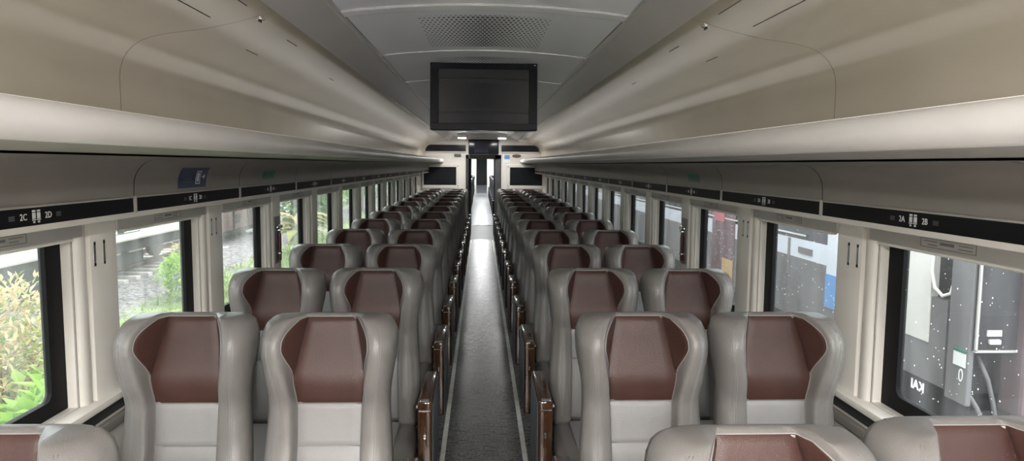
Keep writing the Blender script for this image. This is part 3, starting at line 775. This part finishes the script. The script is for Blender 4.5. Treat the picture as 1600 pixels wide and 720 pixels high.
# doorway: jambs, vestibule and second portal
w = MB()
w.box(DX0, DX0 + .06, YEND - .02, YEND + .14, 0, DZ, .006, 1); w.box(DX1 - .14, DX1, YEND - .02, YEND + .14, 0, DZ, .006, 1); w.box(DX0, DX1, YEND - .02, YEND + .14, DZ - .09, DZ, .006, 1)
d1 = w.build('door_1', 'door', kind='structure')
MB().tube([(DX0 + .03, YEND - .022, 1.16), (DX0 + .03, YEND - .032, 1.16)], .022, 12).build('door_lock', 'gap', d1)
MB().box(DX1 - .145, DX1 - .02, YEND - .03, YEND - .02, .08, 1.78, .004, 1).build('door_leaf', 'darkmetal', d1)
Y2 = 19.4
w = MB(); w.box(-.75, .75, YEND, Y2, -.12, -.002); w.build('floor_vestibule', 'vest', kind='structure')
for s in (-1, 1):
    MB().box(*sorted((s * .62 + .035, s * .72 + .035)), YEND + .1, Y2, 0, 2.3).build('wall_vestibule_' + ('left' if s < 0 else 'right'), 'vest', kind='structure')
MB().box(-.75, .75, YEND + .1, Y2, 2.15, 2.3).build('ceiling_vestibule', 'vest', kind='structure')
w = MB(); w.box(-1.45, -.285, Y2, Y2 + .12, 0, 2.6); w.box(.33, 1.45, Y2, Y2 + .12, 0, 2.6); w.box(-.285, .33, Y2, Y2 + .12, 1.82, 2.6)
pr = w.build('wall_portal', 'door', kind='structure')
MB().box(-.285, .33, Y2 - .05, Y2 + .05, 0, .012, .004, 1).build('threshold_plate', 'brushed', pr)
# the next carriage, seen through the doorway
Y3 = 58.0
MB().box(-1.45, 1.45, Y2, Y3, -.12, 0).build('floor_next_carriage', mat('pale_grey_vinyl', (.26, .275, .30), .3, var=.15, scale=3), kind='structure')
for s in (-1, 1):
    w = MB(); x0, x1 = sorted((s * 1.34, s * 1.45))
    w.box(x0, x1, Y2, Y3, 0, .9); w.box(x0, x1, Y2, Y3, 1.5, 2.6)
    y = Y2
    while y < Y3: w.box(x0, x1, y, y + .35, .9, 1.5); y += 1.05
    w.build('wall_next_carriage_' + ('left' if s < 0 else 'right'), 'bulk', kind='structure')
MB().box(-1.45, 1.45, Y2, Y3, 2.2, 2.6).build('ceiling_next_carriage', 'ceil', kind='structure')
MB().box(-1.45, 1.45, Y3, Y3 + .1, -.1, 2.6).build('wall_far_end', 'door', kind='structure')
m = MB(); m.box(-1.34, -.30, 41, 41.1, 0, 2.2); m.box(.32, 1.34, 41, 41.1, 0, 2.2); m.box(-.30, .32, 41, 41.1, 2.0, 2.2); m.build('wall_next_bulkhead', 'bulk', kind='structure')
nb = shell(); nb.box(-.215, .215, -.62, -.14, .325, .455, .04, 2); nb.box(-.16, .16, -.45, -.10, 0, .33, .02, 2); nb.box(-.27, -.215, -.40, .05, .2, .64, .012, 2)
nsm = nb.mesh('dark_seat_mesh'); nsm.materials.append(M['dkseat'])
for p in nsm.polygons: p.use_smooth = True
for k in range(12):
    for s in (-1, 1):
        o = bpy.data.objects.new('dark_train_seat', nsm); C.objects.link(o)
        o.location = (s * .56 + .02, 20.6 + k * 1.1, 0); o.scale = (s, 1, 1) if s > 0 else (-s, 1, 1)
        tag(o, 'dark seat seen through the doorway in the next carriage, %s along, %s' % (ORD[k], SIDE[s]), 'seat', 'seats of the next carriage')
for y in (22, 27, 32, 40):
    t = thing('ceiling_light', 'ceiling lamp in the next carriage, %s from the doorway' % ORD[int((y - 22) / 5)], 'light', (0, y, 2.17), 'lamps of the next carriage')
    MB().box(-.15, .15, -.6, .6, 0, .03, .006, 1).build('lamp_housing', 'brushed', t)
    MB().box(-.13, .13, -.58, .58, -.012, .002, .004, 1).build('diffuser', 'lamp', t)
    ld = bpy.data.lights.new('lamp_glow', 'AREA'); ld.shape = 'RECTANGLE'; ld.size = .26; ld.size_y = 1.1; ld.energy = 30; ld.color = (.95, .98, 1)
    l = bpy.data.objects.new('lamp_glow', ld); C.objects.link(l); l.parent = t; l.location = (0, 0, -.02)

# safety hammers on the pillars between the third and fourth windows
for s in (-1, 1):
    yh = wins[FIRSTSEEN + 2][1] + .150
    t = thing('safety_hammer', 'red-gripped safety hammer in a holder on the pillar, %s' % SIDE[s], 'hammer', (s * 1.322, yh, 1.05), 'safety hammers')
    def sx(a, b): return sorted((-s * a, -s * b))
    MB().box(*sx(0, .006), -.055, .055, -.02, .28, .004, 1).build('backing_plate', 'rackgrey', t)
    MB().tube([(-s * .018, 0, .0), (-s * .018, 0, .16), (-s * .018, 0, .19)], [.011, .012, .008], 10).build('grip', 'hammer', t)
    MB().tube([(-s * .018, -.045, .215), (-s * .018, -.03, .215), (-s * .018, .03, .215), (-s * .018, .045, .215)], [.004, .014, .014, .004], 10).build('hammer_head', 'steel', t)
    m = MB(); m.box(*sx(.004, .030), -.02, .02, .188, .20, .003, 1); m.box(*sx(.004, .030), -.018, .018, .04, .052, .003, 1); m.build('holder_clip', 'steel', t)

# ------------------------------------------------------------------ outside
GZ = -1.25
m = MB(); m.sheet([[(-40 + 80 * i / 40, -20 + 140 * j / 40, GZ) for i in range(41)] for j in range(41)]); m.build('ground', 'ground', kind='structure')

# adjacent coach on the blue-white side
CXS = 3.25
t = thing('passenger_coach', 'blue and white passenger coach with dark window band standing on the next track', 'train', (CXS, 4.5, GZ))
def cb(name, m_, y0, y1, z0, z1, x0=0.0, x1=2.7, par=t, bev=0.0):
    mb = MB(); mb.box(x0, x1, y0 - 4.5, y1 - 4.5, z0 - GZ, z1 - GZ, bev, 2)
    return mb.build(name, m_, par)
body = cb('body', 'coachgrey', 4.72, 40, .12, .745)
cb('white_stripe', 'coachwhite', 6.45, 40, .745, .935)
cb('roof_side', 'coachwhite', 6.45, 40, 1.75, 2.6)
cb('window_band', 'coachdark', 6.45, 40, .935, 1.75, x0=.012)
cb('rain_rail', 'coachlight', 6.9, 40, .975, .990, x0=-.012, x1=.0)
cb('end_panel', 'coachwhite', 5.25, 6.45, .36, 2.6, x0=-.006)
cb('blue_panel', 'coachblue', 5.45, 6.45, .36, .674, x0=-.012, x1=-.004)
cb('cream_panel', 'coachlight', 4.90, 5.25, .407, 2.6, x0=-.008)
cb('vent_plate', 'coachgrey', 6.75, 7.05, .80, .86, x0=-.01, x1=.0)
cb('door_pillar', 'vest', 7.25, 7.30, .55, .93, x0=-.008, x1=.0)
cb('dark_recess', 'under', 4.70, 4.90, .07, 2.6, x0=.05)
cb('corner_pillar', 'coachgrey', 4.48, 4.70, .07, 2.6, x1=.04, bev=.008)
cb('end_wall', 'under', 4.60, 4.72, .0, 2.6, x0=.10)
cb('lower_fairing', 'under', 4.6, 40, -.55, .12, x0=.1, x1=2.6)
e = cb('end_door', 'dooror', 4.46, 4.60, .46, 1.08, x0=.02, x1=.31)
for a in ((.02, .31, 1.07, 1.085), (.02, .31, .45, .465), (.02, .035, .46, 1.08)):
    cb('door_edge', 'housing', 4.445, 4.47, a[2], a[3], x0=a[0], x1=a[1], par=e)
cb('door_label', 'white', 4.452, 4.462, .56, .60, x0=.10, x1=.20, par=e)
cb('door_handle', 'coachlight', 4.435, 4.462, .505, .54, x0=.11, x1=.19, par=e, bev=.008)
cb('gangway_surround', 'maroon', 4.38, 4.62, .0, 2.6, x0=.315, x1=2.3, bev=.03)
lb = cb('notice_plate', 'white', 4.50, 4.62, .33, .43, x0=-.006, x1=.001)
cb('notice_band', 'green', 4.50, 4.62, .425, .445, x0=-.007, x1=.001, par=lb)
me = text_mesh('0', .13, .001)
for v in me.vertices: v.co = Vector((-.002 - v.co.z, .04 - v.co.x * .8, .265 - GZ + v.co.y))
link('painted_number', me, 'white', t)
cb('tail_lamp_box', 'red', 4.77, 4.86, .52, .64, x0=.02, x1=.08, bev=.012)
cb('lamp_bracket', 'coachlight', 4.79, 4.84, .66, .70, x0=.02, x1=.08)
def hose(pts, r, nm, m_):
    MB().tube([(x, y - 4.5, z - GZ) for x, y, z in pts], r, 8).build(nm, m_, t, smooth=True)
hose([(.03, 4.93 - .05, 1.20), (.0, 4.90, 1.05), (-.02, 4.88, .93), (-.02, 4.84, .82), (0, 4.78, .77), (.02, 4.72, .80), (.03, 4.70, .9)], .014, 'air_hose', 'coachlight')
hose([(.05, 4.66, 1.25), (0, 4.68, 1.18), (.0, 4.78, 1.16), (.03, 4.86, 1.12)], .018, 'air_hose', 'coachlight')
hose([(.12, 4.56, .40), (.16, 4.5, .25), (.21, 4.5, .08), (.27, 4.5, -.2)], .016, 'brake_hose', 'coachgrey')
hose([(.04, 4.58, .20), (.10, 4.5, .05), (.16, 4.5, -.08), (.18, 4.5, -.3)], .016, 'brake_hose', 'coachgrey')
cb('coupling_pipe', 'yellow', 4.62, 4.66, 1.02, 1.25, x0=.02, x1=.06)
for yb in (7.5, 20, 33):
    mb = MB()
    for dy in (-1.0, 1.0):
        mb.tube([(.45, yb + dy - 4.5, .43), (.58, yb + dy - 4.5, .43)], .43, 20)
    mb.build('wheel', 'rust', t)
    cb('bogie_frame', 'under', yb - 1.5, yb + 1.5, -.85, -.5, x0=.35, x1=2.3)
# dark doorway with a red marker further along the coach
cb('maroon_section', 'maroon', 8.88, 9.75, .07, 1.75, x0=-.010, x1=.0)
cb('red_marker', 'redsoft', 9.25, 9.65, .93, 1.13, x0=-.016, x1=-.009)
cb('ochre_panel', 'yellow', 8.9, 9.3, .07, .45, x0=-.014, x1=-.009)

# coach on the far track, greenery side
LX = -8.4
t = thing('grey_coach', 'pale grey coach standing on the track beyond the shrubs', 'train', (LX, 8, GZ))
def lb_(name, m_, y0, y1, z0, z1, x0=-2.8, x1=0.0, par=t, bev=0.0):
    mb = MB(); mb.box(x0, x1, y0 - 8, y1 - 8, z0 - GZ, z1 - GZ, bev, 2); return mb.build(name, m_, par)
lb_('body', 'coachlight', -6, 21, -.22, 2.4, bev=.05)
lb_('underframe', 'under', -6, 20.6, -.50, -.22, x1=-.15)
for y0, y1 in ((9, 10.6), (12.3, 14.0), (15.2, 18.2)):
    lb_('equipment_box', 'under', y0, y1, -.85, -.45, x1=-.2, bev=.03)
lb_('step_rail', 'brushed', 16.0, 16.9, -.52, -.49, x0=-.2, x1=-.12); lb_('step_rail', 'brushed', 17.3, 18.0, -.52, -.49, x0=-.2, x1=-.12)
for y in (7.4, 9.6, 19.0, 20.4):
    MB().tube([(-1.0, y - 8, .675), (-.86, y - 8, .675)], .42, 20).build('wheel', 'rust', t)
mk = lb_('marking_plate', 'white', 16.2, 17.6, -.02, .16, x0=0, x1=.004)
for (a, b, c, d) in ((16.2, 17.6, .145, .16), (16.2, 17.6, -.02, -.005), (16.2, 16.22, -.02, .16), (17.58, 17.6, -.02, .16), (16.55, 16.85, .0, .12), (16.95, 17.15, .09, .14), (17.25, 17.5, .09, .14), (16.90, 16.92, 0, .15), (16.3, 16.5, .05, .13)):
    lb_('marking_line', 'blackband', a, b, c, d, x0=.002, x1=.007, par=mk)

# rails and sleepers of that track
for x, nm in ((-9.30, 'near rail of the track under the grey coach'), (-10.4, 'far rail of the track under the grey coach')):
    m = MB(); m.prism_y([(-.065, 0), (.065, 0), (.065, .015), (.012, .03), (.012, .11), (.035, .12), (.035, .15), (-.035, .15), (-.035, .12), (-.012, .11), (-.012, .03), (-.065, .015)], -20, 16.5, closed=True)
    o = m.build('rail', 'rust', loc=(x, 8, GZ + .10)); tag(o, 'rusty steel ' + nm, 'rail', 'rails')
sl = MB(); sl.box(-1.0, 1.0, -.11, .11, -.06, .10, .02, 2); sme = sl.mesh('sleeper_mesh'); sme.materials.append(M['concrete'])
for k in range(26):
    o = bpy.data.objects.new('concrete_sleeper', sme); C.objects.link(o); o.location = (-9.85 + .35, 8.4 + k * .62, GZ - .002)
    tag(o, 'pale concrete sleeper under the rails of the far track', 'sleeper', 'concrete sleepers')

# oxide-red wagon standing further along
t = thing('freight_wagon', 'low oxide red flat-sided wagon on the far track', 'wagon', (-9.2, 27.5, GZ - .12))
MB().box(-2.4, 0, -2.2, 2.6, .55, 1.35, .03, 2).build('wagon_body', 'brownpaint', t)
for y in (-1.0, .6, 2.0): MB().box(-.01, .04, y - .04, y + .04, .55, 1.37, .01, 1).build('side_stanchion', 'under', t)
MB().box(-2.2, -.1, -2.3, 2.7, .38, .56, .02, 1).build('wagon_underframe', 'under', t)
for y in (-1.4, 1.7): MB().tube([(-.75, y, .40), (-.55, y, .40)], .36, 18).build('wheel', 'rust', t)
m = MB(); m.box(.002, .010, -.9, -.3, .78, 1.1); m.build('dark_emblem', 'gap', t)

# plants
def leaf(bm, p, d, L, W, up=Vector((0, 0, 1))):
    d = d.normalized(); r = d.cross(up)
    if r.length < .05: r = Vector((1, 0, 0))
    r.normalize(); n = r.cross(d)
    a = bm.verts.new(p); b = bm.verts.new(p + d * L * .45 + r * W + n * L * .06); c = bm.verts.new(p + d * L - n * L * .12); e = bm.verts.new(p + d * L * .45 - r * W + n * L * .06)
    bm.faces.new((a, b, c)); bm.faces.new((a, c, e))
def rdir(rnd, zb=0.0):
    while True:
        v = Vector((rnd.uniform(-1, 1), rnd.uniform(-1, 1), rnd.uniform(-1, 1)))
        if .05 < v.length < 1: v.z += zb; return v.normalized()
def shrub(name, label, cat, loc, r, h, n, L, W, m_, seed, group=None, blobs=7, stem=True):
    rnd = random.Random(seed)
    t = thing(name, label, cat, loc, group)
    st = MB(); fo = MB()
    bl = []
    for k in range(blobs):
        a = rnd.uniform(0, 2 * PI); q = rnd.uniform(.15, .75) * r; z = h * rnd.uniform(.30, .82)
        bl.append((Vector((q * math.cos(a), q * math.sin(a), z)), r * rnd.uniform(.35, .6)))
        st.tube([(0.03 * math.cos(a), .03 * math.sin(a), 0), (q * .4 * math.cos(a), q * .4 * math.sin(a), z * .55), tuple(bl[-1][0])], [h * .014, h * .010, h * .004], 6)
    for i in range(n):
        c, rr = bl[i % blobs]; d = rdir(rnd, .25); p = c + Vector((d.x * rr, d.y * rr, d.z * rr * 1.1)) * rnd.uniform(.55, 1.0)
        p.z = max(.03, p.z)
        leaf(fo.bm, p, (d + rdir(rnd) * .8), L * rnd.uniform(.6, 1.2), W * rnd.uniform(.7, 1.2))
    st.build('stem', 'bark', t)
    me = fo.mesh('foliage', fix=False); link('foliage', me, m_, t)
    return t
shrub('croton_shrub', 'tall pink and yellow leaved shrub outside the nearest window', 'shrub', (-4.55, 6.75, GZ), .95, 1.62, 4200, .11, .019, 'leafmix', 3, blobs=12)
shrub('broadleaf_plant', 'bright green broad-leaved plant in front of the pink shrub', 'plant', (-3.75, 6.05, GZ), .55, 1.1, 260, .26, .075, 'leafbright', 4, blobs=8)
shrub('broadleaf_plant', 'low bright green plant in the grass under the nearest window', 'plant', (-3.35, 5.6, GZ), .40, .75, 120, .24, .06, 'leafbright', 5, blobs=5)
shrub('roadside_shrub', 'yellow-green shrub beside the ballast outside the second window', 'shrub', (-6.35, 15.2, GZ), .72, .95, 1700, .14, .035, 'leafbright', 6, blobs=9)
shrub('roadside_shrub', 'pink-topped shrub behind the yellow-green one by the ballast', 'shrub', (-7.1, 17.4, GZ), .6, 1.25, 1300, .13, .024, 'leafmix', 8, blobs=8)
def tree(label, loc, r, h, n, seed, m_='leafdark', L=.30, W=.09):
    rnd = random.Random(seed); t = thing('leafy_tree', label, 'tree', loc, 'trees beyond the track')
    st = MB(); fo = MB(); bl = []
    st.tube([(0, 0, 0), (.05, .03, h * .3), (0, .06, h * .6), (.05, 0, h * .85)], [h * .035, h * .03, h * .02, h * .008], 8)
    for k in range(12):
        a = rnd.uniform(0, 2 * PI); q = r * rnd.uniform(.2, .8); z = h * rnd.uniform(.25, .95)
        c = Vector((q * math.cos(a), q * math.sin(a), z)); bl.append((c, r * rnd.uniform(.35, .55)))
        st.tube([(0, .03, z * .6), tuple(c)], [h * .012, h * .004], 5)
    for i in range(n):
        c, rr = bl[i % 12]; d = rdir(rnd, .15); p = c + d * rr * rnd.uniform(.5, 1)
        p.z = max(.05, p.z); leaf(fo.bm, p, d + rdir(rnd) * .9, L * rnd.uniform(.6, 1.2), W)
    st.build('trunk', 'bark', t); link('crown', fo.mesh('crown', fix=False), m_, t)
tree('leafy tree standing beside the oxide red wagon', (-12.9, 34.5, GZ), 2.4, 4.8, 2200, 11, 'leafbright')
tree('dense green tree outside the fourth window', (-7.05, 26.6, GZ), 1.15, 3.6, 2400, 12, 'leafdark')
tree('bushy tree behind the dry banana plant', (-8.0, 36.5, GZ), 1.9, 4.4, 2000, 13, 'leafbright')
tree('far tree outside the sixth and seventh windows', (-7.4, 43.5, GZ), 2.5, 5.0, 1800, 14, 'leafdark', .4, .12)
tree('distant tree at the end of the embankment', (-7.8, 56.0, GZ), 3.2, 6.0, 1500, 15, 'leafbright', .5, .15)
# banana plant with dry leaves
t = thing('banana_plant', 'banana plant with yellowing drooping leaves outside the fourth window', 'plant', (-5.9, 22.6, GZ))
rnd = random.Random(21); m = MB(); m.tube([(0, 0, 0), (.03, 0, .6), (0, .04, 1.1)], [.10, .08, .05], 9); m.build('stem', 'leafdry', t, smooth=True)
m = MB()
for k in range(22):
    a = rnd.uniform(0, 2 * PI); L = rnd.uniform(.9, 1.5); el = rnd.uniform(.2, 1.0); rowsL = []
    for i in range(7):
        u = i / 6; x = L * u * math.cos(el * (1 - u * 1.1)); z = .9 + .25 * (k % 3 - 1) + L * u * math.sin(el) - .75 * L * u * u
        wv = .17 * math.sin(PI * min(.98, .08 + u * .92)); ca, sa = math.cos(a), math.sin(a)
        rowsL.append([(x * ca - wv * sa, x * sa + wv * ca, max(.05, z - .04)), (x * ca, x * sa, max(.06, z)), (x * ca + wv * sa, x * sa - wv * ca, max(.05, z - .04))])
    m.sheet(rowsL)
m.build('leaves', 'leafdry', t, smooth=True)
# grass
rnd = random.Random(5); m = MB()
for i in range(26000):
    y = rnd.uniform(3.0, 30) if i % 3 else rnd.uniform(3.5, 12); x = rnd.uniform(-7.0, -2.4)
    if x < -6.3 and rnd.random() < .7: continue
    hh = rnd.uniform(.10, .30) if y < 9 else rnd.uniform(.05, .15); a = rnd.uniform(0, PI); wv = rnd.uniform(.006, .014) * (1 + y / 12); dx, dy = math.cos(a) * wv, math.sin(a) * wv
    lx, ly = rnd.uniform(-.12, .12), rnd.uniform(-.12, .12)
    b = m.bm; b.faces.new((b.verts.new((x - dx, y - dy, GZ - .01)), b.verts.new((x + dx, y + dy, GZ - .01)), b.verts.new((x + lx, y + ly, GZ + hh))))
o = link('grass', m.mesh('grass', fix=False), 'grass', kind='stuff'); tag(o, 'green meadow grass between the carriage and the ballast', 'grass')

# ------------------------------------------------------------------ sky, camera, view
w = bpy.data.worlds.new('World'); scene.world = w; w.use_nodes = True
nt = w.node_tree; bg = nt.nodes['Background']
tc = nt.nodes.new('ShaderNodeTexCoord'); sp = nt.nodes.new('ShaderNodeSeparateXYZ'); nt.links.new(tc.outputs['Generated'], sp.inputs['Vector'])
r = nt.nodes.new('ShaderNodeValToRGB'); r.color_ramp.elements[0].position = 0; r.color_ramp.elements[0].color = (.80, .84, .90, 1)
r.color_ramp.elements[1].position = .8; r.color_ramp.elements[1].color = (1, 1, 1, 1)
nt.links.new(sp.outputs['Z'], r.inputs['Fac']); nt.links.new(r.outputs['Color'], bg.inputs['Color'])
bg.inputs['Strength'].default_value = 4.2

cam_d = bpy.data.cameras.new('Camera'); cam = bpy.data.objects.new('Camera', cam_d); C.objects.link(cam); scene.camera = cam
cam_d.sensor_fit = 'HORIZONTAL'; cam_d.sensor_width = 36; cam_d.lens = 36 * 1100 / 1600; cam_d.clip_start = .02; cam_d.clip_end = 300
yv = Vector((752 - 800., 360 - 257., 1100.)).normalized()      # carriage axis in camera (right, up, forward)
up0 = Vector((.004, 1, 0)); zv = (up0 - yv * yv.dot(up0)).normalized(); xv = yv.cross(zv)
if xv.x < 0: xv = -xv
Rm = Matrix(((xv.x, xv.y, xv.z), (yv.x, yv.y, yv.z), (zv.x, zv.y, zv.z)))   # world rows: camera right, up, forward
cm = Matrix(((Rm[0][0], Rm[0][1], -Rm[0][2]), (Rm[1][0], Rm[1][1], -Rm[1][2]), (Rm[2][0], Rm[2][1], -Rm[2][2])))
cam.matrix_world = Matrix.Translation((-.015, 0, 1.67)) @ cm.to_4x4()
vs = scene.view_settings; vs.view_transform = 'Standard'; vs.look = 'None'; vs.gamma = 1; vs.use_curve_mapping = False; vs.exposure = 0.5
scene.cycles.use_denoising = True; scene.cycles.max_bounces = 10; scene.cycles.diffuse_bounces = 6; scene.cycles.transparent_max_bounces = 16
scene.cycles.sample_clamp_indirect = 8
